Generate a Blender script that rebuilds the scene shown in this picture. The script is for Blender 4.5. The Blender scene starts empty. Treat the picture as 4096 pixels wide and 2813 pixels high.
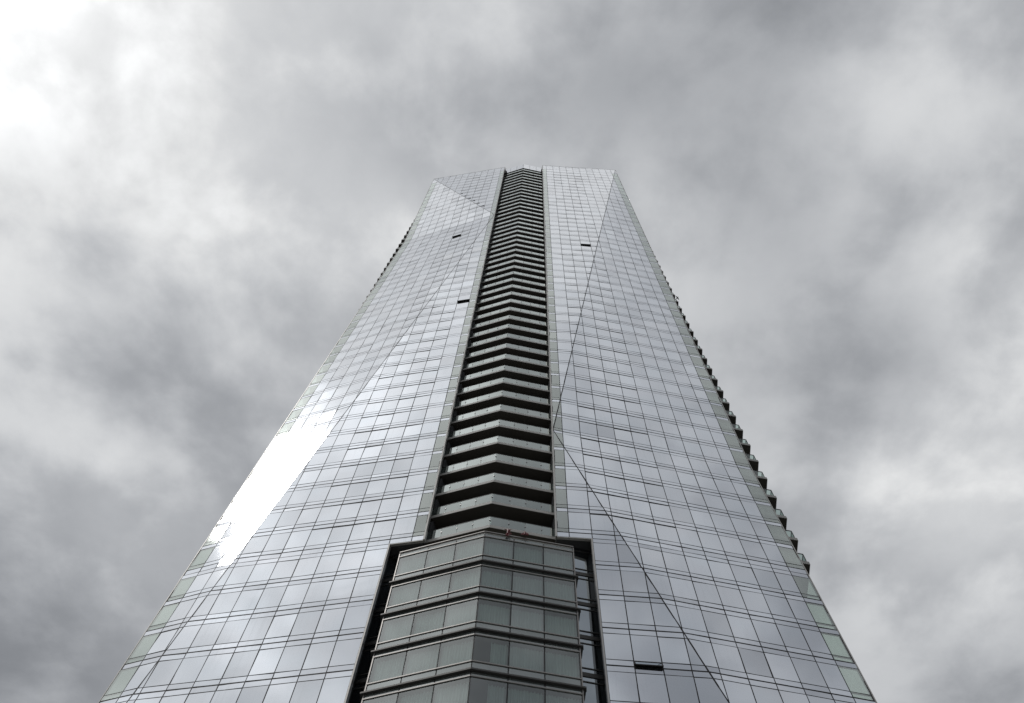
import bpy, math, random
from mathutils import Vector, Matrix

random.seed(7)
R = math.radians
sc = bpy.context.scene
C = sc.collection

# ------------------------------------------------------------------ camera
# eye level is z = 0 (1.6 m above the pavement); looking steeply up, slight roll
cam_d = bpy.data.cameras.new('camera')
cam_d.sensor_fit = 'HORIZONTAL'
cam_d.sensor_width = 36.0
cam_d.lens = 28.125
cam_d.clip_start = 0.1
cam_d.clip_end = 6000
cam = bpy.data.objects.new('camera', cam_d)
C.objects.link(cam)
RX = (0.9971705, 0.07517305, 0.0)
RY = (-0.06941412, 0.92077833, 0.38386058)
RZ = (0.02885597, -0.38277445, 0.92339106)
right = Vector((RX[0], RY[0], RZ[0])); down = Vector((RX[1], RY[1], RZ[1])); fwd = Vector((RX[2], RY[2], RZ[2]))
cam.matrix_world = Matrix((
    (right.x, -down.x, -fwd.x, 0),
    (right.y, -down.y, -fwd.y, 0),
    (right.z, -down.z, -fwd.z, 0),
    (0, 0, 0, 1)))
sc.camera = cam
FPX, CX, CY = 3200.0, 2048.0, 1406.5


def px_dir(x, y):
    v = right * (x - CX) + down * (y - CY) + fwd * FPX
    return v.normalized()


def project(p):
    zc = p.dot(fwd)
    if zc < 1: return None
    return (CX + FPX * p.dot(right) / zc, CY + FPX * p.dot(down) / zc)


# ------------------------------------------------------------------ sky and sun
SUN_AZ, SUN_EL = -113.3, 54.0
sun_dir = Vector((math.sin(R(SUN_AZ)) * math.cos(R(SUN_EL)), math.cos(R(SUN_AZ)) * math.cos(R(SUN_EL)), math.sin(R(SUN_EL))))
world = bpy.data.worlds.new('World')
sc.world = world
world.use_nodes = True
nt = world.node_tree
nt.nodes.clear()


class NB:
    """tiny node builder"""
    def __init__(s, tree): s.t = tree
    def n(s, kind, **kw):
        nd = s.t.nodes.new(kind)
        for k, v in kw.items(): setattr(nd, k, v)
        return nd
    def l(s, a, b): s.t.links.new(a, b)
    def put(s, sock, v):
        if isinstance(v, bpy.types.NodeSocket): s.l(v, sock)
        else: sock.default_value = v
    def m(s, op, a, b=None, c=None, clamp=False):
        nd = s.n('ShaderNodeMath', operation=op); nd.use_clamp = clamp
        for i, v in enumerate((a, b, c)):
            if v is not None: s.put(nd.inputs[i], v)
        return nd.outputs[0]
    def vm(s, op, a, b=None):
        nd = s.n('ShaderNodeVectorMath', operation=op)
        s.put(nd.inputs[0], a)
        if b is not None: s.put(nd.inputs[1], b)
        return nd.outputs['Value'] if op == 'DOT_PRODUCT' else nd.outputs[0]
    def mix(s, fac, a, b):
        nd = s.n('ShaderNodeMix', data_type='RGBA')
        s.put(nd.inputs[0], fac); s.put(nd.inputs[6], a); s.put(nd.inputs[7], b)
        return nd.outputs[2]
    def noise(s, vec, scale, detail=4, rough=.5, dist=0.0):
        nd = s.n('ShaderNodeTexNoise')
        s.put(nd.inputs['Vector'], vec)
        nd.inputs['Scale'].default_value = scale; nd.inputs['Detail'].default_value = detail
        nd.inputs['Roughness'].default_value = rough; nd.inputs['Distortion'].default_value = dist
        return nd.outputs['Fac']


w = NB(nt)
tc = w.n('ShaderNodeTexCoord')
dirv = w.vm('NORMALIZE', tc.outputs['Generated'])
sep = w.n('ShaderNodeSeparateXYZ'); w.l(dirv, sep.inputs[0])
zc = w.m('MAXIMUM', sep.outputs[2], 0.13)
cmb = w.n('ShaderNodeCombineXYZ')
w.l(w.m('DIVIDE', sep.outputs[0], zc), cmb.inputs[0]); w.l(w.m('DIVIDE', sep.outputs[1], zc), cmb.inputs[1])
off = w.n('ShaderNodeVectorMath', operation='ADD', name='cloud_drift'); w.l(cmb.outputs[0], off.inputs[0]); off.inputs[1].default_value = (-29.13, -27.94, 4.16)
plane = off.outputs[0]


def lobe(d, k, amp):
    c = w.vm('DOT_PRODUCT', dirv, tuple(d))
    return w.m('MULTIPLY', w.m('EXPONENT', w.m('MULTIPLY', w.m('SUBTRACT', c, 1.0), k)), amp)


# brightness of the overcast: even base, brighter towards the veiled sun
lum = w.m('ADD', w.m('ADD', lobe(sun_dir, 3.0, 0.20), lobe(sun_dir, 11.0, 0.36)), lobe(sun_dir, 45.0, 0.35))
# overcast gradation: zenith brighter than horizon
lum = w.m('ADD', lum, w.m('MULTIPLY', w.m('ADD', w.m('MULTIPLY', w.m('MAXIMUM', sep.outputs[2], 0.0), .667), .333), 0.47))
# cloud banks as they stand in the sky (direction, strength), each about 6 degrees wide
BANKS = [((4054, 1762), 0.308), ((282, 529), -0.071), ((3789, 2115), 0.303), ((70, 1498), 0.001), ((3807, 2467), -0.055), ((3137, 53), -0.18), ((1322, 53), 0.001), ((775, 846), 0.185), ((3543, 2749), 0.07), ((2644, 53), -0.01), ((88, 846), -0.02), ((106, 2467), -0.134), ((2379, 264), -0.272), ((1939, 529), -0.135), ((1057, 264), 0.026), ((1586, 529), -0.098), ((4054, 1198), 0.247), ((2115, 53), 0.153), ((3613, 264), 0.082), ((2855, 1198), -0.013), ((3261, 529), 0.009), ((529, 264), 0.041), ((2820, 529), -0.089), ((4054, 846), -0.034), ((705, 2115), 0.114), ((546, 2467), 0.006), ((916, 1762), -0.127), ((70, 53), 0.3), ((1234, 1198), -0.054), ((3701, 1498), -0.264), ((264, 2115), 0.081), ((1093, 1498), 0.052), ((617, 1198), -0.134), ((3084, 846), -0.11), ((3490, 1762), 0.071), ((1551, 846), 0.187), ((4054, 264), 0.007), ((3349, 1198), 0.02), ((3067, 1498), -0.05), ((3278, 2115), 0.02), ((2644, 846), 0.024)]
for (px, py), amp in BANKS:
    lum = w.m('ADD', lum, lobe(px_dir(px, py), 1.0 / (1 - math.cos(R(6.0))), amp))
c1 = w.noise(plane, 2.3, 4, .5, .2)
c2 = w.noise(plane, 4.8, 10, .54, .12)
c3 = w.noise(plane, 15.0, 6, .6, .2)
mr = w.n('ShaderNodeMapRange', interpolation_type='SMOOTHSTEP')
w.l(w.m('ADD', w.m('MULTIPLY', c1, .50), w.m('MULTIPLY', c2, .50)), mr.inputs[0])
mr.inputs[1].default_value = .40; mr.inputs[2].default_value = .61
mr.inputs[3].default_value = .80; mr.inputs[4].default_value = 1.29
lum = w.m('MULTIPLY', lum, w.m('ADD', mr.outputs[0], w.m('MULTIPLY', w.m('SUBTRACT', c3, .5), .17)))
lum = w.m('MAXIMUM', lum, 0.05)
sky = w.n('ShaderNodeTexSky', sky_type='NISHITA')
sky.sun_disc = False
sky.sun_elevation = R(SUN_EL)
sky.sun_rotation = R(SUN_AZ)
STR = 0.1
# darker parts of the cloud deck are a little bluer
tint = w.mix(w.m('MULTIPLY', w.m('SUBTRACT', lum, .15), 1.6, clamp=True), (.905, .95, 1.03, 1), (.985, .995, 1.0, 1))
vs = w.n('ShaderNodeVectorMath', operation='SCALE')
w.l(tint, vs.inputs[0]); w.l(w.m('MULTIPLY', lum, 1.0 / STR), vs.inputs['Scale'])
col = w.mix(0.975, sky.outputs[0], vs.outputs[0])
bg = w.n('ShaderNodeBackground'); w.l(col, bg.inputs[0]); bg.inputs[1].default_value = STR
wo = w.n('ShaderNodeOutputWorld'); w.l(bg.outputs[0], wo.inputs[0])

sun_l = bpy.data.lights.new('sun', 'SUN')
sun_l.energy = 0.8
sun_l.angle = R(10.0)
sun_l.color = (1.0, 0.97, 0.93)
sun = bpy.data.objects.new('sun', sun_l)
sun.rotation_euler = (-sun_dir).to_track_quat('-Z', 'Y').to_euler()
sun.location = sun_dir * 300
C.objects.link(sun)

vs_ = sc.view_settings
sc.display_settings.display_device = 'sRGB'
vs_.view_transform = 'Standard'; vs_.look = 'None'; vs_.exposure = 0.0; vs_.gamma = 1.0
vs_.use_curve_mapping = False
sc.cycles.max_bounces = 8
sc.cycles.transparent_max_bounces = 16


# ------------------------------------------------------------------ materials
def new_mat(name):
    m = bpy.data.materials.new(name); m.use_nodes = True
    m.node_tree.nodes.clear()
    b = NB(m.node_tree)
    out = b.n('ShaderNodeOutputMaterial')
    return m, b, out


def principled(b, base, rough=.5, metal=0.0, spec=.5):
    p = b.n('ShaderNodeBsdfPrincipled')
    b.put(p.inputs['Base Color'], base); b.put(p.inputs['Roughness'], rough)
    b.put(p.inputs['Metallic'], metal); p.inputs['Specular IOR Level'].default_value = spec
    return p


def pos_of(b, scale=(1, 1, 1)):
    g = b.n('ShaderNodeNewGeometry')
    mp = b.n('ShaderNodeMapping'); mp.inputs['Scale'].default_value = scale
    b.l(g.outputs['Position'], mp.inputs['Vector'])
    return mp.outputs[0]


def mat_plain(name, colr, rough=.55, metal=0.0, var=.12, scale=1.5, spec=.4):
    m, b, out = new_mat(name)
    n = b.noise(pos_of(b, (scale, scale, scale * .45)), 1.0, 5, .6)
    dark = tuple(c * (1 - var) for c in colr) + (1,); lite = tuple(min(1, c * (1 + var)) for c in colr) + (1,)
    cc = b.mix(n, dark, lite)
    p = principled(b, cc, rough, metal, spec)
    b.l(p.outputs[0], out.inputs[0])
    return m


def mat_mirror(name, colr, rough=.035, wave=.0035, dirt=.10):
    """solar-coated curtain wall glass: slightly wavy mirror with rain streaks"""
    m, b, out = new_mat(name)
    streak = b.noise(pos_of(b, (5.0, 5.0, .22)), 1.0, 5, .62)
    patch = b.noise(pos_of(b, (.16, .16, .11)), 1.0, 3, .5)
    hue = b.noise(pos_of(b, (.35, .35, .4)), 1.0, 2, .5)
    warm = tuple(c * f for c, f in zip(colr, (1.02, .99, .99))) + (1,)
    cool = tuple(c * f for c, f in zip(colr, (.95, 1.0, 1.03))) + (1,)
    pv = b.n('ShaderNodeAttribute'); pv.attribute_name = 'pv'
    vsc = b.n('ShaderNodeVectorMath', operation='SCALE')
    b.l(b.mix(hue, warm, cool), vsc.inputs[0]); dk = b.n('ShaderNodeMapRange', interpolation_type='SMOOTHSTEP'); b.l(pv.outputs['Fac'], dk.inputs[0])
    for q_, v_ in ((1, .72), (2, 1.0), (3, 1.0), (4, .72)): dk.inputs[q_].default_value = v_     # a few panes with dark rooms behind
    b.l(b.m('MULTIPLY', b.m('ADD', b.m('MULTIPLY', pv.outputs['Fac'], .20), .93), dk.outputs[0]), vsc.inputs['Scale'])
    base = vsc.outputs[0]
    p = principled(b, base, rough, 1.0)
    gl = b.n('ShaderNodeBsdfGlossy'); gl.inputs[0].default_value = (.96, .97, 1.0, 1); gl.inputs['Roughness'].default_value = rough
    bump = b.n('ShaderNodeBump'); bump.inputs['Strength'].default_value = 1.0; bump.inputs['Distance'].default_value = wave
    b.l(b.noise(pos_of(b, (.55, .55, .8)), 1.0, 1.5, .4), bump.inputs['Height'])
    b.l(bump.outputs[0], p.inputs['Normal']); b.l(bump.outputs[0], gl.inputs['Normal'])
    fr = b.n('ShaderNodeFresnel'); fr.inputs[0].default_value = 2.7
    mf = b.n('ShaderNodeMixShader'); b.l(fr.outputs[0], mf.inputs[0]); b.l(p.outputs[0], mf.inputs[1]); b.l(gl.outputs[0], mf.inputs[2])
    d = b.n('ShaderNodeBsdfDiffuse'); d.inputs[0].default_value = (.42, .43, .43, 1)
    mx = b.n('ShaderNodeMixShader')
    f = b.m('MULTIPLY', b.m('SUBTRACT', streak, .50, clamp=True), b.m('SUBTRACT', patch, .36, clamp=True))
    f = b.m('ADD', b.m('MULTIPLY', f, dirt * 24), .02, clamp=True)
    b.l(b.m('MINIMUM', f, .42), mx.inputs[0]); b.l(mf.outputs[0], mx.inputs[1]); b.l(d.outputs[0], mx.inputs[2])
    b.l(mx.outputs[0], out.inputs[0])
    return m


def mat_glass(name, tint, ior, diff, dfac, rough=.02, base_refl=0.0, wave=.001, gl=(.95, .98, .97)):
    """thin tinted glass pane: see-through, fresnel reflection, a little body colour"""
    m, b, out = new_mat(name)
    t = b.n('ShaderNodeBsdfTransparent'); t.inputs[0].default_value = tuple(tint) + (1,)
    d = b.n('ShaderNodeBsdfDiffuse'); d.inputs[0].default_value = tuple(diff) + (1,)
    tr = b.n('ShaderNodeBsdfTranslucent'); tr.inputs[0].default_value = tuple(diff) + (1,)
    m0 = b.n('ShaderNodeMixShader'); m0.inputs[0].default_value = .4
    b.l(d.outputs[0], m0.inputs[1]); b.l(tr.outputs[0], m0.inputs[2])
    g = b.n('ShaderNodeBsdfGlossy'); g.inputs[0].default_value = tuple(gl) + (1,); g.inputs['Roughness'].default_value = rough
    bump = b.n('ShaderNodeBump'); bump.inputs['Distance'].default_value = wave
    b.l(b.noise(pos_of(b, (.7, .7, .9)), 1.0, 1, .4), bump.inputs['Height'])
    b.l(bump.outputs[0], g.inputs['Normal'])
    m1 = b.n('ShaderNodeMixShader')
    dust = b.noise(pos_of(b, (3.5, 3.5, .5)), 1.0, 4, .6)
    b.l(b.m('MULTIPLY', b.m('ADD', dust, .5), dfac), m1.inputs[0])
    b.l(t.outputs[0], m1.inputs[1]); b.l(m0.outputs[0], m1.inputs[2])
    fr = b.n('ShaderNodeFresnel'); fr.inputs[0].default_value = ior
    m2 = b.n('ShaderNodeMixShader')
    ge = b.n('ShaderNodeNewGeometry')           # only the outer face of the thin pane reflects
    oi = b.n('ShaderNodeObjectInfo')
    rv = b.m('ADD', b.m('MULTIPLY', b.m('SUBTRACT', oi.outputs['Random'], .5), .10), base_refl)
    b.l(b.m('MULTIPLY', b.m('ADD', fr.outputs[0], rv, clamp=True), b.m('SUBTRACT', 1.0, ge.outputs['Backfacing'])), m2.inputs[0])
    b.l(m1.outputs[0], m2.inputs[1]); b.l(g.outputs[0], m2.inputs[2])
    b.l(m2.outputs[0], out.inputs[0])
    return m


M = {}
M['mirror'] = mat_mirror('solar_glass', (.60, .63, .67), .06, .0026, .06)
M['strip'] = mat_mirror('solar_glass_spandrel', (.60, .63, .675), .06, .0026, .10)
M['frame'] = mat_plain('mullion_metal', (.018, .017, .018), .65, .0)
M['slot'] = mat_plain('vent_slot', (.012, .012, .013), .7)
M['trim'] = mat_plain('edge_trim_aluminium', (.48, .47, .45), .4, .4, .08)
M['fin'] = mat_glass('edge_fin_glass', (.70, .79, .73), 1.6, (.52, .56, .53), .22, .07, .30, .001, (.90, .95, .92))
M['rail'] = mat_glass('railing_glass', (.52, .60, .57), 1.75, (.56, .63, .60), .15, .03, .25, .0015, (.90, .97, .95))
M['rail_clear'] = mat_glass('side_railing_glass', (.80, .88, .85), 1.5, (.5, .58, .55), .10, .03)
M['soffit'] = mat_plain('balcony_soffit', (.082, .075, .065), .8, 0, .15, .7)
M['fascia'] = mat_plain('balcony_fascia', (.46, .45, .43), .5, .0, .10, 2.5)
M['handrail'] = mat_plain('handrail_dark', (.05, .05, .05), .45, .4)
M['post'] = mat_plain('steel_post', (.42, .42, .42), .35, .8)
M['core'] = mat_plain('core_wall', (.05, .052, .055), .8)
M['bayglass'] = mat_glass('bay_glass', (.72, .785, .77), 1.6, (.40, .45, .44), .02, .03, .13, .0015, (.95, .99, .985))
M['baystrip'] = mat_glass('bay_spandrel_glass', (.35, .42, .41), 1.6, (.34, .38, .37), .40, .05, .18, .003, (.95, .99, .985))
M['ledge'] = mat_plain('bay_ledge_metal', (.07, .068, .066), .45, .4, .12, 2.0)
M['transom'] = mat_plain('bay_transom_metal', (.28, .27, .26), .4, .6, .08, 2.5)
M['curtain'] = mat_plain('curtain_fabric', (.64, .68, .665), .9, 0, .06, 2.0)
M['recess'] = mat_glass('recess_glass', (.14, .17, .19), 1.85, (.05, .055, .06), .2, .02, .32, .002, (.80, .88, .95))
M['red'] = mat_plain('red_lacquer', (.13, .012, .016), .45, 0, .35, 9.0)
M['concrete'] = mat_plain('terrace_concrete', (.42, .41, .37), .8, 0, .12, 1.0)
M['bird'] = mat_plain('feathers', (.03, .03, .03), .8)
M['leaf'] = mat_plain('leaf_green', (.05, .085, .035), .7, 0, .3, 12.0)


# ------------------------------------------------------------------ mesh helpers
class MB:
    def __init__(s): s.v = []; s.f = []; s.pv = None
    def poly_prism(s, pts, off):
        """closed prism: polygon pts (Vectors) extruded by vector off"""
        n = len(pts); o = len(s.v)
        s.v += [tuple(p) for p in pts] + [tuple(p + off) for p in pts]
        s.f.append(tuple(o + i for i in range(n)))
        s.f.append(tuple(o + n + i for i in reversed(range(n))))
        for i in range(n):
            j = (i + 1) % n
            s.f.append((o + j, o + i, o + n + i, o + n + j))
        return s
    def bar(s, a, b, nrm, width, depth, front=0.0):
        """box from a to b; nrm = outward, width across, front face offset along nrm"""
        t = (b - a).normalized(); side = nrm.cross(t).normalized() * (width / 2)
        o = nrm * front
        return s.poly_prism([a - side + o, a + side + o, b + side + o, b - side + o], -nrm * depth)
    def box(s, x0, x1, y0, y1, z0, z1):
        return s.poly_prism([Vector((x0, y0, z0)), Vector((x0, y1, z0)), Vector((x1, y1, z0)), Vector((x1, y0, z0))], Vector((0, 0, z1 - z0)))
    def slab(s, xy, z0, z1):
        return s.poly_prism([Vector((x, y, z0)) for x, y in xy], Vector((0, 0, z1 - z0)))
    def mesh(s, name, mat):
        me = bpy.data.meshes.new(name); me.from_pydata(s.v, [], s.f)
        if s.pv is not None:
            at = me.attributes.new('pv', 'FLOAT', 'FACE'); at.data.foreach_set('value', s.pv)
        me.materials.append(M[mat] if isinstance(mat, str) else mat)
        import bmesh as _b
        bm = _b.new(); bm.from_mesh(me); _b.ops.recalc_face_normals(bm, faces=bm.faces); bm.to_mesh(me); bm.free()
        return me
    def build(s, name, mat, parent=None):
        return link(name, s.mesh(name, mat), parent)


def link(name, data, parent=None, loc=None):
    o = bpy.data.objects.new(name, data); C.objects.link(o)
    if parent is not None: o.parent = parent
    if loc is not None: o.location = loc
    return o


def tag(o, label=None, cat=None, group=None, kind=None):
    if label: o['label'] = label
    if cat: o['category'] = cat
    if group: o['group'] = group
    if kind: o['kind'] = kind
    return o


V = Vector
UP = V((0, 0, 1))

# ------------------------------------------------------------------ ground
g = MB(); g.box(-1500, 1500, -1500, 1500, -2.0, -1.74)
ground = g.build('ground', mat_plain('city_ground', (.16, .16, .155), .9, 0, .3, .05)); tag(ground, kind='structure')
g = MB(); g.box(-60, 60, -6, 31.0, -1.736, -1.6)
tag(g.build('pavement', mat_plain('pavement_concrete', (.30, .295, .28), .85, 0, .15, .4)), kind='structure')

# ------------------------------------------------------------------ tower
tower = link('glass_tower', None)
tower.location = (0, 0, 0)
tag(tower, 'tall faceted mirror glass tower with a stack of chevron balconies up its middle', 'skyscraper')
kids = []

T = [4.9, 7.87, 10.84, 13.81, 16.78, 19.75, 22.7, 25.67, 28.64, 31.6, 34.57, 37.55, 40.5, 43.45, 46.86, 49.85, 52.84]
T += [55.84 + 3.0236 * n for n in range(0, 29)]            # n = 28 -> 140.5
T += [140.5 + 3.353 * n for n in range(1, 17)]             # n = 44 -> 194.15
NB0 = T.index(46.86)                                       # lowest balcony
TOP = 199.0
ZP_L = 55.84 + 3.0236 * 28 + 3.353 * 2                     # fold level of the left wing
ZP_R = 55.84 + 3.0236 * 2                                  # fold level of the right wing
L = 17.85
COLS = [0, .85] + [.85 + 1.6 * i for i in range(1, 10)] + [16.55, L]


class Wing:
    def __init__(s, base, ang_in, ang_out, sgn, zp, slope_lo, name):
        s.base = V((base[0], base[1], 0)); s.zp = zp; s.slope = slope_lo; s.sgn = sgn; s.name = name
        s.ui = V((sgn * math.cos(R(ang_in)), math.sin(R(ang_in)), 0)); s.uo = V((sgn * math.cos(R(ang_out)), math.sin(R(ang_out)), 0))
        s.ni = V((s.ui.y, -s.ui.x, 0)) * sgn
        s.ni.normalize()
        P = s.pt(0, zp, 'o')
        def nn(z):
            a = s.pt(L, zp, 'o') - P; b = s.pt(L, z, 'o') - P
            n = a.cross(b).normalized(); return n if n.y < 0 else -n
        s.no_lo = nn(zp - 30); s.no_hi = nn(zp + 20)
    def s_(s, z): return L * (z - s.zp) / (TOP - s.zp) if z > s.zp else s.slope * (s.zp - z)
    def pt(s, m, z, facet):
        if facet == 'i': return s.base + s.ui * m + UP * z
        q = s.s_(z); return s.base + s.ui * q + s.uo * (m - q) + UP * z
    def nrm(s, facet, z):
        return s.ni if facet == 'i' else (s.no_hi if z > s.zp else s.no_lo)


LW = Wing((-5.19, 33.93), 13.6, 21.2, -1, ZP_L, .139, 'left')
RW = Wing((4.07, 32.80), -0.6, 7.3, 1, ZP_R, .300, 'right')


def clip(poly, f):
    """keep the part of polygon (m,z) with f(m,z) >= 0"""
    out = []
    for i in range(len(poly)):
        a = poly[i]; b = poly[(i + 1) % len(poly)]; fa = f(*a); fb = f(*b)
        if fa >= 0: out.append(a)
        if (fa >= 0) != (fb >= 0):
            t = fa / (fa - fb); out.append((a[0] + (b[0] - a[0]) * t, a[1] + (b[1] - a[1]) * t))
    return out


def area2(p): return abs(sum(p[i][0] * p[(i + 1) % len(p)][1] - p[(i + 1) % len(p)][0] * p[i][1] for i in range(len(p)))) / 2


GV, GH, GT, GC = .030, .031, .054, .042     # half widths of the joints
PANES = {'window_pane': [], 'spandrel_pane': [], 'fin_pane': []}
AWN = {('left', 27 + NB0 + 3, 4): 1, ('left', 14 + NB0 + 3, 1): 1, ('right', 23 + NB0 + 3, 4): 1, ('right', T.index(34.57), 3): 1}


def rows_of(k):
    """rows (z0, z1, kind, lower joint, upper joint) of floor k"""
    z0 = T[k]
    if k == len(T) - 1:
        e = [z0, 195.36, 196.57, 197.78, TOP]
        return [(e[i], e[i + 1], 'cap', GH, GH) for i in range(4)]
    z1 = T[k + 1]
    if z0 == 43.45:
        return [(z0, 43.87, 'low', GT, GH), (43.87, 45.84, 'vis', GH, GH), (45.84, 46.3, 'top', GH, GH), (46.3, z1, 'top', GH, GT)]
    return [(z0, z0 + .45, 'low', GT, GH), (z0 + .45, z1 - .46, 'vis', GH, GH), (z1 - .46, z1, 'top', GH, GT)]


def build_wing(W):
    cw = MB(); slots = {}; holes = []; sashes = []
    for k in range(len(T)):
        for (z0, z1, kind, g0, g1) in rows_of(k):
            for i in range(len(COLS) - 1):
                m0, m1 = COLS[i], COLS[i + 1]
                if i < 2 and z1 <= 46.31: continue                     # notch beside the bay
                edge = i == 0 or i == len(COLS) - 2
                vent = kind == 'vis' and 2 <= i <= 5 and 46 < z0 < 191
                gg1 = .14 if vent else g1
                rect = [(m0 + GV, z0 + g0), (m1 - GV, z0 + g0), (m1 - GV, z1 - gg1), (m0 + GV, z1 - gg1)]
                zc_ = (z0 + z1) / 2
                # the fold line is straight inside one row
                sa, sb = W.s_(z0 + 1e-4), W.s_(z1 - 1e-4)
                sl = lambda z, a=sa, b=sb, p=z0, q=z1: a + (b - a) * (z - p) / (q - p)
                for facet, fn in (('i', lambda m, z: sl(z) - GC - m), ('o', lambda m, z: m - sl(z) - GC)):
                    poly = clip(rect, fn)
                    if len(poly) < 3 or area2(poly) < .004: continue
                    n = W.nrm(facet, zc_)
                    mc = sum(p[0] for p in poly) / len(poly); zz = sum(p[1] for p in poly) / len(poly)
                    ta, tb = random.gauss(0, .0080), random.gauss(0, .0070)
                    pts = [W.pt(m, z, facet) + n * (ta * (m - mc) + tb * (z - zz)) for m, z in poly]
                    if vent:
                        a = W.pt(min(p[0] for p in poly), z1 - .07, facet); b = W.pt(max(p[0] for p in poly if abs(p[1] - (z1 - gg1)) < .3) if any(abs(p[1] - (z1 - gg1)) < .3 for p in poly) else mc, z1 - .07, facet)
                        if (b - a).length > .2: slots.setdefault((k, facet), []).append((a, b, n))
                    if kind == 'low' and (W.name, k, i) in AWN and AWN[(W.name, k, i)] and mc - m0 > .4 and m1 - mc > .4:
                        # top-hung sash pushed open, dark opening behind
                        top = [W.pt(m0 + GV, z1 - g1, facet), W.pt(m1 - GV, z1 - g1, facet)]
                        out_ = n * math.sin(R(24)) * .42 - UP * math.cos(R(24)) * .42
                        sashes.append([top[0], top[1], top[1] + out_, top[0] + out_])
                        holes.append(([p - n * .02 for p in pts], -n * .05))
                        continue
                    if edge and kind in ('vis', 'low') and z0 < 193: cls, mt = 'fin_pane', 'fin'
                    elif kind == 'vis': cls, mt = 'window_pane', 'mirror'
                    else: cls, mt = 'spandrel_pane', 'strip'
                    pr = [project(p) for p in pts]
                    vis = pr[0] is not None and -50 < pr[0][0] < 4146 and -50 < pr[0][1] < 2863
                    PANES[cls].append((area2(pr) if vis and None not in pr else 0.0, pts, -n * (.012 if mt == 'fin' else .03), mt, W))
    # vertical bars
    for i, m in enumerate(COLS):
        zlo = 4.9 if (i >= 2) else 46.3
        zs = sorted({zlo, TOP, min(max(W.zp, zlo), TOP), min(max(W.zp - m / W.slope, zlo), TOP), min(max(W.zp + m * (TOP - W.zp) / L, zlo), TOP)})
        for a, b in zip(zs, zs[1:]):
            if b - a < .02: continue
            zm = (a + b) / 2; fc = 'i' if W.s_(zm) > m else 'o'
            e = .04 if i == 0 else (-.04 if i == len(COLS) - 1 else 0)
            cw.bar(W.pt(m + e, a, fc), W.pt(m + e, b, fc), W.nrm(fc, zm), .070, .10, -.003)
    # horizontal bars
    zl = []
    for k in range(len(T)):
        zl.append((T[k], GT * 2 + .01, T[k] < 46.3))
        for (z0, z1, kind, g0, g1) in rows_of(k)[:-1]: zl.append((z1, GH * 2 + .008, z1 < 46.35))
    for z, wd, notch in zl:
        s = max(0, min(L, W.s_(z))); a0 = COLS[2] if notch else 0.0
        if s - a0 > .1: cw.bar(W.pt(a0, z, 'i'), W.pt(s, z, 'i'), W.ni, wd, .10, -.005)
        if L - max(s, a0) > .1: cw.bar(W.pt(max(s, a0), z, 'o'), W.pt(L, z, 'o'), W.nrm('o', z), wd, .10, -.005)
    # bars along the folds
    zl_lo = max(4.9, W.zp - L / W.slope)
    for za, zb in ((zl_lo, W.zp), (W.zp, TOP)):
        a = W.pt(W.s_(za), za, 'i'); b = W.pt(W.s_(zb), zb, 'i')
        n = (W.ni + W.nrm('o', (za + zb) / 2)).normalized()
        cw.bar(a, b, n, .11, .10, -.004)
    wall = cw.build('curtain_wall', 'frame', tower)
    wall['label'] = 'dark mullion grid of the %s wing' % W.name
    for (k, facet), bars in slots.items():
        a = min((q[0] for q in bars), key=lambda p: p.x * W.sgn); b = max((q[1] for q in bars), key=lambda p: p.x * W.sgn)
        MB().bar(a, b, bars[0][2], .15, .06, .006).build('vent_slot', 'slot', wall)
    for pts, off in holes: MB().poly_prism(pts, off).build('window_opening', 'slot', wall)
    for q in sashes:
        n = (q[1] - q[0]).cross(q[2] - q[1]).normalized()
        sm = MB(); sm.poly_prism(q, n * .03)
        o = sm.build('open_sash', 'recess' if q[0].z < 60 else 'slot', wall)
        fm = MB()
        for a, b in zip(q, q[1:] + q[:1]): fm.bar(a, b, n, .07, .06, .045)
        fm.build('sash_frame', 'frame', o)
    # trims: inner edge, outer edge, roof edge
    tr = MB()
    tr.bar(W.pt(-.05, 46.3, 'i'), W.pt(-.05, TOP + .05, 'i'), W.ni, .12, .30, .05)
    tr.bar(W.pt(COLS[2] - .05, 4.9, 'i'), W.pt(COLS[2] - .05, 46.28, 'i'), W.ni, .10, .30, .05)
    zs = [4.9] + ([zl_lo] if zl_lo > 5 else []) + [W.zp, TOP]
    for a, b in zip(zs, zs[1:]):
        fc = 'i' if W.s_((a + b) / 2) >= L else 'o'
        tr.bar(W.pt(L + .03, a, fc), W.pt(L + .03, b, fc), W.nrm(fc, (a + b) / 2), .07, .16, .02)
    tr.bar(W.pt(0, TOP + .04, 'i'), W.pt(L, TOP + .04, 'i'), W.ni, .09, .20, .02)
    tr.bar(W.pt(0, 46.24, 'i'), W.pt(COLS[2] - .11, 46.24, 'i'), W.ni, .06, .20, .02)
    tr.build('edge_trim', 'trim', wall)
    # return of the wing beside the balconies and soffit of the notch
    rt = MB()
    back = V((0, 1, 0))
    a = W.pt(-.03, 46.3, 'i') - W.ni * .27; b = W.pt(-.03, TOP, 'i') - W.ni * .27
    rt.poly_prism([a, b, b + back * 1.1, a + back * 1.1], W.ui * .05)
    a = W.pt(COLS[2] - .02, 4.9, 'i') - W.ni * .27; b = W.pt(COLS[2] - .02, 46.2, 'i') - W.ni * .27
    rt.poly_prism([a, b, b + back * 1.2, a + back * 1.2], W.ui * .05)
    p0 = W.pt(.0, 46.22, 'i') - W.ni * .05; p1 = W.pt(COLS[2], 46.22, 'i') - W.ni * .05
    rt.poly_prism([p0, p1, p1 + back * 1.6, p0 + back * 1.6], UP * .1)
    rt.build('wing_return', 'core', wall)
    return wall


walls = {W.name: build_wing(W) for W in (LW, RW)}

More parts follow.
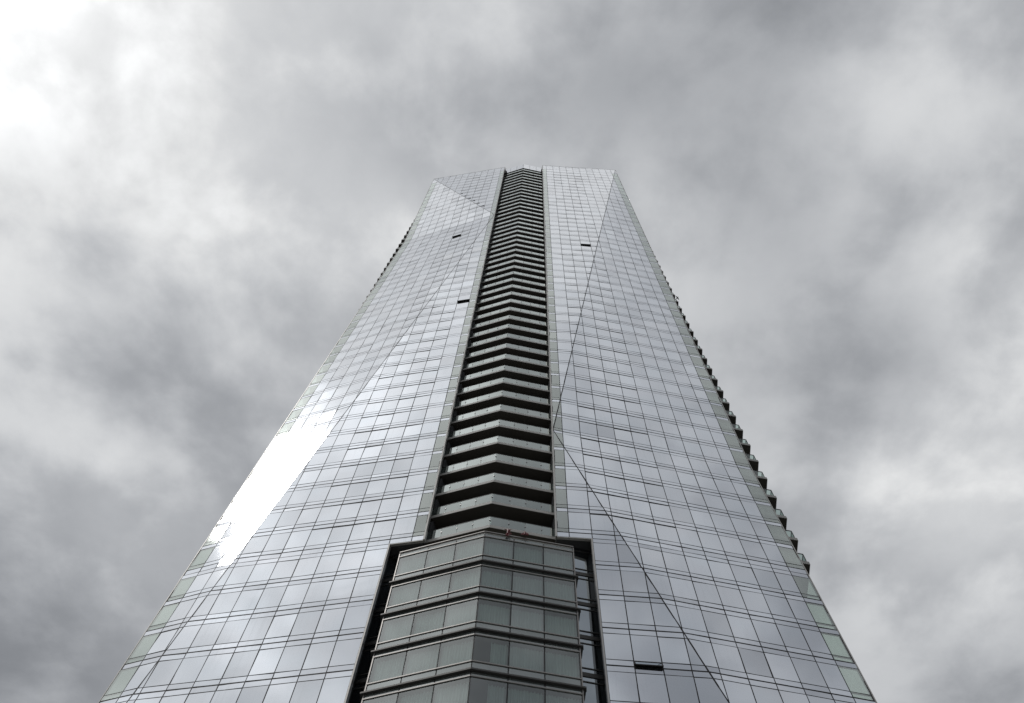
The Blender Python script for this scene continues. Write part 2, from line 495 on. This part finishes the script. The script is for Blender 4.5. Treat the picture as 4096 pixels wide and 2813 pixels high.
for cls, cap in (('window_pane', 300), ('spandrel_pane', 300), ('fin_pane', 200)):
    lst = sorted(PANES[cls], key=lambda q: -q[0])
    for a, pts, off, mt, W in lst[:cap]:
        b = MB(); b.poly_prism(pts, off); b.pv = [random.random()] * len(b.f); b.build(cls, mt, walls[W.name])
    rest = MB()
    rest.pv = []
    for a, pts, off, mt, W in lst[cap:]:
        rest.poly_prism(pts, off); rest.pv += [random.random()] * (len(rest.f) - len(rest.pv))
    o = rest.build(cls + '_field', lst[0][3], tower); tag(o, kind='stuff')

# ------------------------------------------------------------------ core behind the glass
AP = V((-.65, 32.85, 0)); LE = V((-5.16, 34.60, 0)); RE = V((4.07, 33.47, 0))   # balcony fascia line
uL = (LE - AP).normalized(); uR = (RE - AP).normalized()
core = MB()
core_xy = [(-20.4, 40.75), (-5.25, 34.85), (-5.25, 36.6), (-.65, 34.9), (4.15, 35.5), (4.15, 33.75), (20.6, 35.9), (21.6, 58), (-19.5, 62)]
core.slab(core_xy, -1.6, 194.0)
core.build('core', 'core', tower)

# lobby storeys under the glass (below the picture)
lob = MB()
lob.poly_prism([V((-22.6, 38.4, -1.6)), V((-7.6, 34.75, -1.6)), V((-7.6, 37, -1.6)), V((-22.6, 41, -1.6))], UP * 6.45)
lob.poly_prism([V((6.5, 33.0, -1.6)), V((21.8, 33.0, -1.6)), V((21.8, 36.5, -1.6)), V((6.5, 36.5, -1.6))], UP * 6.45)
lob.build('plinth', 'concrete', tower)
sw = MB(); sw.poly_prism([V((20.62, 35.95, 4.9)), V((21.75, 36.1, 4.9)), V((22.6, 57.5, 4.9)), V((21.62, 57.5, 4.9))], UP * 43.0)
sw.build('side_wall', 'core', tower)

# ------------------------------------------------------------------ chevron balconies
NBAL = list(range(NB0, len(T)))          # up to 190.8 get a rail, the last one is the crown soffit
NL = V((uL.y, -uL.x, 0)); NL = NL if NL.y < 0 else -NL
NR = V((uR.y, -uR.x, 0)); NR = NR if NR.y < 0 else -NR
bis = V((AP.x * 0 + (NL + NR).x, (NL + NR).y, 0)).normalized()
DEEP = 2.0
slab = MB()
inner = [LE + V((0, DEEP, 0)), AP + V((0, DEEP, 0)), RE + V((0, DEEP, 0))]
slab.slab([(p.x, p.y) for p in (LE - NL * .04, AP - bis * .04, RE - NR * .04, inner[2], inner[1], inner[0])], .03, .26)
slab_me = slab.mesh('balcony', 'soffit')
fas = MB()
for a, b, n in ((LE, AP, NL), (AP, RE, NR)):
    fas.poly_prism([a + UP * 0, b + UP * 0, b + UP * .29, a + UP * .29], -n * .035 if False else n * -.035)
fas_me = fas.mesh('fascia', 'fascia')
hr = MB()
for a, b, n in ((LE, AP, NL), (AP, RE, NR)):
    hr.bar(a + UP * 1.34 - n * .06, b + UP * 1.34 - n * .06, n, .05, .07, .04)
    hr.bar(a + UP * .31 - n * .06, b + UP * .31 - n * .06, n, .04, .05, .03)
hr_me = hr.mesh('handrail', 'handrail')
kn = MB()
fr_L = [0, .27, .515, .76, 1.0]; fr_R = [0, .285, .535, .785, 1.0]
for e, fr, n in ((LE, fr_L, NL), (RE, fr_R, NR)):
    for t in fr[:-1]:
        p = AP.lerp(e, t) - n * .03
        kn.bar(p + UP * .30, p + UP * 1.32, n, .022, .02, -.03)
        q = p + UP * .86
        kn.bar(q - UP * .05, q + UP * .05, n, .10, .05, .035)
pc = AP - bis * .55
kn.bar(pc + UP * .2, pc + UP * 1.97, bis, .075, .075, .03)
kn_me = kn.mesh('glass_clamps', 'post')
pane_mes = []
for e, fr, n in ((LE, fr_L, NL), (RE, fr_R, NR)):
    for t0, t1 in zip(fr, fr[1:]):
        d = (e - AP).normalized() * .012
        a = AP.lerp(e, t0) + d - n * .03; b = AP.lerp(e, t1) - d - n * .03
        pm = MB(); pm.poly_prism([a + UP * .33, b + UP * .33, b + UP * 1.31, a + UP * 1.31], -n * .016)
        pane_mes.append(pm)
scr_mes = []    # privacy screens against the wings, left with its dark frame
for e, n, u in ((LE, NL, uL), (RE, NR, uR)):
    p = e - u * (.30 if e is LE else .12)
    scr = MB(); scr_mes.append(scr)
    scr.poly_prism([p - n * .05 + UP * .27, p - n * 1.6 + UP * .27, p - n * 1.6 + UP * 2.6, p - n * .05 + UP * 2.6], u * .22 if e is LE else u * .05)
scr_me = [q.mesh('divider_screen', 'core') for q in scr_mes]
pane_me = [p.mesh('railing_pane', 'rail') for p in pane_mes]
upper = MB()
for j, k in enumerate(NBAL):
    z = T[k]
    if k == len(T) - 1: break
    if j == 0:
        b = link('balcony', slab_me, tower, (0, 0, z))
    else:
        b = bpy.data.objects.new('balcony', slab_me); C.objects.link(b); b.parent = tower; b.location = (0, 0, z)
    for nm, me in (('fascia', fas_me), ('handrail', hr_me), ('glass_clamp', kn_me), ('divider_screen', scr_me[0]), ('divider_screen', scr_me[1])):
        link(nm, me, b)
    if j < 36:
        for me in pane_me: link('railing_pane', me, b)
    else:
        for pm in pane_mes:
            o = len(upper.v)
            upper.v += [(x, y, zz + z) for x, y, zz in pm.v]; upper.f += [tuple(i + o for i in f) for f in pm.f]
tag(upper.build('railing_pane_field', 'rail', tower), kind='stuff')

# crown: soffit and glazed parapet over the top balcony
cr = MB()
cr.slab([(p.x, p.y) for p in (LE, AP, RE, inner[2], inner[1], inner[0])], 193.30, 193.55)
crown = cr.build('crown', 'soffit', tower)
for e, n in ((LE, NL), (RE, NR)):
    for t0, t1 in ((0, .335), (.335, .67), (.67, 1.0)):
        for z0, z1 in ((193.6, 195.3), (195.3, 197.2), (197.2, 199.0)):
            d = (e - AP).normalized() * .03
            a = AP.lerp(e, t0) + d; b = AP.lerp(e, t1) - d
            tl = n * random.gauss(0, .004)
            pm = MB(); pm.poly_prism([a + UP * (z0 + .03), b + UP * (z0 + .03), b + UP * (z1 - .02) + tl, a + UP * (z1 - .02) + tl], -n * .03)
            pm.build('parapet_pane', 'strip', crown)
    fm = MB()
    for t in (0, .335, .67, 1.0):
        p = AP.lerp(e, t); fm.bar(p + UP * 193.5, p + UP * 199.0, n, .07, .1, -.01)
    for z in (193.58, 195.3, 197.2, 198.98): fm.bar(AP + UP * z, e + UP * z, n, .06, .1, -.012)
    fm.build('parapet_frame', 'frame', crown)
# dark window-cleaning gear tucked beside the crown
for x, y, s in ((-4.85, 34.0, 1), (3.93, 33.15, .8)):
    q = MB()
    q.box(x - .12, x + .14, y - .1, y + .5, 191.2, 194.6); q.box(x - .2, x + .05, y, y + .5, 194.4, 196.0)
    q.box(x + .1 * s, x + .32 * s, y + .1, y + .4, 193.4, 195.2); q.box(x - .05, x + .02, y, y + .1, 195.8, 198.1)
    q.build('cleaning_gear', 'slot', tower)

# ------------------------------------------------------------------ side balconies at the outer corners
def side_balcony(corner, toward_core, back_dir, sgn):
    c = V((*corner, 0)); ic = V((*toward_core, 0)); bk = c + back_dir * 7.0; ib = ic + V((0, 7.0, 0))
    n0 = (ic - c).normalized(); nf = V((n0.y, -n0.x, 0)); nf = nf if nf.y < 0 else -nf
    ns = V((back_dir.y, -back_dir.x, 0)); ns = ns if ns.x * sgn > 0 else -ns
    s1 = MB(); s1.slab([(p.x, p.y) for p in (ic, c - nf * .04 - ns * .04, bk - ns * .04, ib)], .02, .26)
    s2 = MB()
    s2.poly_prism([ic, c, c + UP * .32, ic + UP * .32], -nf * .035)
    s2.poly_prism([c, bk, bk + UP * .32, c + UP * .32], -ns * .035)
    s3 = MB()
    cc = c - nf * .1 - ns * .1
    a = ic - nf * .1; b = bk - ns * .1
    s3.bar(a + UP * 1.36, cc + UP * 1.36, nf, .06, .06, .03); s3.bar(cc + UP * 1.36, b + UP * 1.36, ns, .06, .06, .03)
    for p in (cc, cc.lerp(a, .55), cc.lerp(b, .2), cc.lerp(b, .4)): s3.bar(p + UP * .26, p + UP * 1.34, nf, .05, .05, .02)
    q = cc.lerp(b, .07) + V((-sgn * .55, 0, 0)); s3.bar(q + UP * .26, q + UP * 1.3, nf, .26, .05, .02)
    s4 = MB(); s4.poly_prism([a + UP * .4, cc + UP * .4, cc + UP * 1.33, a + UP * 1.33], nf * .015)
    s5 = MB(); s5.poly_prism([cc + UP * .4, b + UP * .4, b + UP * 1.33, cc + UP * 1.33], ns * .015)
    return s1.mesh('side_balcony', 'soffit'), s2.mesh('fascia', 'fascia'), s3.mesh('handrail', 'handrail'), s4.mesh('railing_pane', 'rail_clear'), s5.mesh('railing_pane', 'rail_clear')


SB_R = side_balcony((23.47, 36.12), (20.7, 35.80), V((.155, 1.15, 0)).normalized(), 1)
SB_L = side_balcony((-22.95, 41.0), (-20.5, 40.6), V((-.12, 1.0, 0)).normalized(), -1)
for me5 in (SB_R, SB_L):
    for k in range(T.index(49.85), len(T) - 1):
        b = link('side_balcony', me5[0], tower, (0, 0, T[k]))
        for nm, me in zip(('fascia', 'handrail', 'railing_pane', 'railing_pane'), me5[1:]): link(nm, me, b)

# ------------------------------------------------------------------ bay in the lower middle
BA = V((-.865, 30.85, 0)); BL = V((-6.30, 33.0, 0)); BR = V((4.88, 31.53, 0))
vL = (BL - BA).normalized(); vR = (BR - BA).normalized()
nBL = V((vL.y, -vL.x, 0)); nBL = nBL if nBL.y < 0 else -nBL
nBR = V((vR.y, -vR.x, 0)); nBR = nBR if nBR.y < 0 else -nBR
nBm = (nBL + nBR).normalized()
bb = MB()
bb.slab([(p.x, p.y) for p in (BL - nBL * .6 - vL * .15, BA - nBm * .6, BR - nBR * .6 - vR * .15, V((4.7, 35.0, 0)), V((-6.1, 36.2, 0)))], -1.6, 43.2)
bay = bb.build('bay', 'core', tower)
bay['label'] = 'projecting clear glass bay with white curtains and dark ledges'
BAYF = [t for t in T if 16 < t < 41]
faces = ((BL, vL, nBL), (BR, vR, nBR))


def wavy(a, b, n, h0, h1, pleats, amp, spill):
    v = []; f = []; N = pleats * 4
    for i in range(N + 1):
        t = i / N; p = a.lerp(b, t) + n * (amp * math.sin(t * pleats * 2 * math.pi + .7 * math.sin(t * 9 + spill)) + .02 * math.sin(t * 23 + spill))
        v += [tuple(p + UP * h0), tuple(p + UP * h1)]
    for i in range(N): f.append((2 * i, 2 * i + 2, 2 * i + 3, 2 * i + 1))
    me = bpy.data.meshes.new('curtain'); me.from_pydata(v, [], f); me.materials.append(M['curtain'])
    for p in me.polygons: p.use_smooth = True
    return me


share = []; drawn = {}
for fi, (E_, u, n) in enumerate(faces):
    for c in range(3):
        a = BA.lerp(E_, c / 3) + u * .035; b = BA.lerp(E_, (c + 1) / 3) - u * .035
        low = MB().poly_prism([a + UP * -.04, b + UP * -.04, b + UP * .47, a + UP * .47], -n * .02).mesh('bay_spandrel', 'baystrip')
        vis = MB().poly_prism([a + UP * .55, b + UP * .55, b + UP * 2.40, a + UP * 2.40], -n * .02).mesh('bay_pane', 'bayglass')
        top = MB().poly_prism([a + UP * 2.48, b + UP * 2.48, b + UP * 2.75, a + UP * 2.75], -n * .02).mesh('bay_spandrel', 'baystrip')
        cur = wavy(a - n * .24, b - n * .24, n, .40, 2.28, 11, .06, fi * 2 + c)
        share.append((low, vis, top, cur))
        if fi == 1 and c == 0:      # two of these windows have the curtain drawn half open
            drawn[cur] = wavy(a.lerp(b, .5) - n * .24, b - n * .24, n, .40, 2.28, 6, .07, 1.3)
for k, z in enumerate(BAYF):
    for low, vis, top, cur in share:
        if z > 40: # the top storey has a taller head strip
            pass
        link('bay_spandrel', low, bay, (0, 0, z)); link('bay_pane', vis, bay, (0, 0, z)); link('bay_spandrel', top, bay, (0, 0, z + (.05 if z > 40 else 0)))
        if cur in drawn and z in (31.6, 28.64): cur = drawn[cur]
        link('curtain', cur, bay, (0, 0, z))
    lg = MB()
    for E_, u, n in faces:
        o0, o1 = BA + nBm * .17, E_ + n * .16 + u * .22
        i0, i1 = BA - nBm * .1, E_ - n * .1 + u * .22
        lg.poly_prism([o0 + UP * -.19, o1 + UP * -.19, o1 + UP * -.09, o0 + UP * -.09], (i0 - o0))
        lg.poly_prism([o1 + UP * -.188, o1 + UP * -.092, o1 + UP * -.092 + V((0, .9, 0)), o1 + UP * -.188 + V((0, .9, 0))], -u * .10)
    if z < 41: link('ledge', lg.mesh('ledge', 'ledge'), bay, (0, 0, z))
for E_, u, n in faces:
    for z in BAYF:
        for h in (.51, 2.44):
            MB().bar(BA + UP * (z + h), E_ + u * .04 + UP * (z + h), n, .07, .10, .055).build('transom', 'transom', bay)
    for c in range(0, 4):
        if c == 0 and E_ is BR: continue
        p = BA.lerp(E_, c / 3)
        MB().bar(p + UP * 16.6, p + UP * 43.3, n, .06, .12, -.006).build('mullion', 'frame', bay)
    p = E_ + u * .05
    MB().bar(p + UP * 16.7, p + UP * 43.35, n, .07, .2, .03).build('end_post', 'transom', bay)
    MB().bar(BA + UP * 43.44, E_ + u * .06 + UP * 43.44, n, .07, .45, .07).build('coping', 'transom', bay)
# solid ends of the bay
be = MB()
for E_, u, n in faces:
    be.poly_prism([E_ + UP * 16, E_ + UP * 43.4, E_ + UP * 43.4 + V((0, 2.6, 0)), E_ + UP * 16 + V((0, 2.6, 0))], -u * .05)
be.build('bay_end', 'core', bay)
# terrace upstand and fascia under the lowest balcony
up = MB(); ug = MB()
for E_, u, n in faces:
    a = BA - nBm * .55; b = E_ - n * .55 - u * .55
    up.poly_prism([a + UP * 43.3, b + UP * 43.3, b + UP * 43.62, a + UP * 43.62], -n * .12)
    ug.poly_prism([a + UP * 43.62 + n * .02, b + UP * 43.62 + n * .02, b + UP * 44.2 + n * .02, a + UP * 44.2 + n * .02], -n * .02)
up.slab([(p.x, p.y) for p in (BL, BA, BR, V((4.7, 35.0, 0)), V((-6.1, 36.2, 0)))], 43.22, 43.36)
up.build('terrace_parapet', 'concrete', bay); ug.build('terrace_screen', 'rail', bay)

# ------------------------------------------------------------------ recessed glass either side of the bay
for (x0, y0), (x1, y1), nm in (((-7.75, 35.62), (-6.0, 34.93), 'l'), ((4.6, 33.54), (6.65, 33.81), 'r')):
    a = V((x0, y0, 0)); b = V((x1, y1, 0)); u = (b - a).normalized(); n = V((u.y, -u.x, 0)); n = n if n.y < 0 else -n
    fr_ = MB(); fr_.poly_prism([a + UP * 5, b + UP * 5, b + UP * 46.2, a + UP * 46.2], -n * .1)
    rw = fr_.build('recess_wall', 'core', tower)
    for z in [t for t in T if 16 < t < 44]:
        MB().bar(a + UP * (z + .0), b + UP * (z + .0), n, .30, .12, .10).build('recess_transom', 'ledge', rw)
        for h in (.50, 2.45): MB().bar(a + UP * (z + h), b + UP * (z + h), n, .07, .1, .09).build('recess_transom', 'ledge', rw)
        for h0, h1 in ((.17, .46), (.54, 2.41), (2.49, 2.79)):
            pm = MB(); pm.poly_prism([a + UP * (z + h0) + n * .05, b + UP * (z + h0) + n * .05, b + UP * (z + h1) + n * .05, a + UP * (z + h1) + n * .05], -n * .02)
            pm.build('recess_pane', 'recess', rw)

# ------------------------------------------------------------------ small things
def blade(mb, a, b, wd, n, th=.012):
    t = (b - a).normalized(); s = n.cross(t).normalized() * wd / 2
    m_ = a.lerp(b, .55)
    mb.poly_prism([a + s * .35, m_ + s, b, m_ - s, a - s * .35], n * th)


def ornament(loc, feathers, body, label):
    root = link('red_ornament', None); root.location = loc
    tag(root, label, 'ornament', 'red ornaments on the bay parapet')
    mb = MB()
    for i, (x0, z0, x1, z1, wd) in enumerate(feathers):
        n = V((.12 * math.sin(i * 1.7), -1, .1 * math.cos(i * 2.3))).normalized()
        blade(mb, V((x0, -.02 * (i % 3), z0)), V((x1, -.02 * (i % 3) - .03 * (i % 2), z1)), wd, n, .02)
    mb.build('feathers', 'red', root)
    bd = MB()
    for i in range(len(body) - 1):
        (x0, z0, r0), (x1, z1, r1) = body[i], body[i + 1]
        ring = []
        N = 7; o = len(bd.v)
        for (x, z_, r_) in ((x0, z0, r0), (x1, z1, r1)):
            for j in range(N):
                a_ = 2 * math.pi * j / N; bd.v.append((x + r_ * math.cos(a_), -.05 + r_ * math.sin(a_), z_))
        for j in range(N): bd.f.append((o + j, o + (j + 1) % N, o + N + (j + 1) % N, o + N + j))
        bd.f.append(tuple(o + j for j in reversed(range(N)))); bd.f.append(tuple(o + N + j for j in range(N)))
    bd.build('body', 'red', root)


ornament((.60, 30.86, 43.46),
         [(.05, .35, -.24, .42, .10), (0, .33, -.2, .36, .09), (.05, .3, .25, .46, .06), (.05, .28, .20, .30, .14), (.1, .2, .17, .12, .16),
          (.0, .0, -.14, -.30, .12), (.02, 0, -.05, -.34, .12), (.05, 0, .06, -.33, .12), (.07, 0, .12, -.26, .10), (.05, .05, .24, -.02, .07), (.2, -.02, .26, -.10, .10)],
         [(-.02, .36, .05), (.05, .25, .10), (.02, .1, .07), (.0, -.05, .06)],
         'dark red feathered ornament hanging over the bay parapet beside the central corner')
ornament((1.72, 30.97, 43.46),
         [(0, .40, -.26, .10, .14), (0, .38, -.18, .06, .13), (0, .36, -.08, .06, .14), (0, .36, .02, .06, .13), (.02, .36, .10, .03, .10), (.04, .36, .18, .03, .09), (.06, .36, .25, .04, .09), (.06, .38, .30, .10, .09), (0, .36, 0, .52, .05)],
         [(0, .46, .03), (0, .34, .05), (0, .16, .04)],
         'dark red fan shaped ornament perched on the bay parapet')

# a bird in flight to the right of the tower
bd = MB()
pb = px_dir(2709, 1192) * 134.0
for s in (-1, 1):
    bd.poly_prism([V((0, -.07, .0)), V((.16 * s, -.05, .09)), V((.36 * s, .04, .05)), V((.16 * s, .06, .08)), V((0, .07, .0))], UP * .02)
bd.poly_prism([V((-.04, -.2, -.02)), V((.04, -.2, -.02)), V((.05, .1, -.02)), V((.02, .26, -.02)), V((-.02, .26, -.02)), V((-.05, .1, -.02))], UP * .06)
bird = bd.build('bird', 'bird'); bird.location = pb; bird.rotation_euler = (R(20), R(25), R(40)); bird.scale = (1.3, 1.3, 1.3)
tag(bird, 'small dark bird flying past the right side of the tower', 'bird')

# things left on the corner balconies
def pot_plant(loc, label, s=1.0):
    root = link('potted_plant', None); root.location = loc; tag(root, label, 'plant')
    p = MB(); N = 10
    ring0 = [V((.16 * s * math.cos(2 * math.pi * i / N), .16 * s * math.sin(2 * math.pi * i / N), 0)) for i in range(N)]
    o = 0
    for r_, z_ in ((.15, 0), (.21, .34), (.19, .34), (.17, .28)):
        p.v += [(r_ * s * math.cos(2 * math.pi * i / N), r_ * s * math.sin(2 * math.pi * i / N), z_ * s) for i in range(N)]
    for k in range(3):
        for i in range(N): p.f.append((k * N + i, k * N + (i + 1) % N, (k + 1) * N + (i + 1) % N, (k + 1) * N + i))
    p.f.append(tuple(reversed(range(N)))); p.f.append(tuple(3 * N + i for i in range(N)))
    p.build('pot', 'ledge', root)
    lf = MB()
    for i in range(46):
        a = random.uniform(0, 2 * math.pi); e = random.uniform(.2, 1.4); ln = random.uniform(.3, .6) * s
        d = V((math.cos(a) * math.cos(e), math.sin(a) * math.cos(e), math.sin(e)))
        st = V((0, 0, .28 * s)) + d * ln * .35
        blade(lf, st, st + d * ln * .65, .07 * s, d.cross(V((.3, .2, 1))).normalized(), .006)
    lf.build('leaves', 'leaf', root)


def round_chair(loc, label):
    root = link('tub_chair', None); root.location = loc; tag(root, label, 'chair')
    N = 12
    sh = MB()
    for r_, z_ in ((.30, .30), (.38, .45), (.40, .70)):
        for j in range(N + 1):
            a = math.pi * .15 + (2 * math.pi - math.pi * .3) * j / N
            zz = z_ + (.22 * math.cos((a - math.pi) * .8) if z_ > .6 else 0)
            sh.v.append((r_ * math.cos(a), r_ * math.sin(a), zz))
    for k in range(2):
        for j in range(N): sh.f.append((k * (N + 1) + j, k * (N + 1) + j + 1, (k + 1) * (N + 1) + j + 1, (k + 1) * (N + 1) + j))
    o = sh.build('shell', 'handrail', root); md = o.modifiers.new('t', 'SOLIDIFY'); md.thickness = .04
    st = MB(); st.slab([(.34 * math.cos(2 * math.pi * j / N), .34 * math.sin(2 * math.pi * j / N)) for j in range(N)], .30, .42); st.build('seat', 'handrail', root)
    for j in range(4):
        a = math.pi / 4 + j * math.pi / 2
        lg = MB(); lg.bar(V((.25 * math.cos(a), .25 * math.sin(a), 0)), V((.22 * math.cos(a), .22 * math.sin(a), .31)), V((math.cos(a), math.sin(a), 0)), .04, .04); lg.build('leg', 'handrail', root)


round_chair((22.35, 36.75, 55.84 + .26), 'dark round chair on a right hand corner balcony behind clear railing')
pot_plant((22.5, 36.7, 55.84 + 3.0236 * 2 + .26), 'potted plant with spiky leaves on a right hand corner balcony')
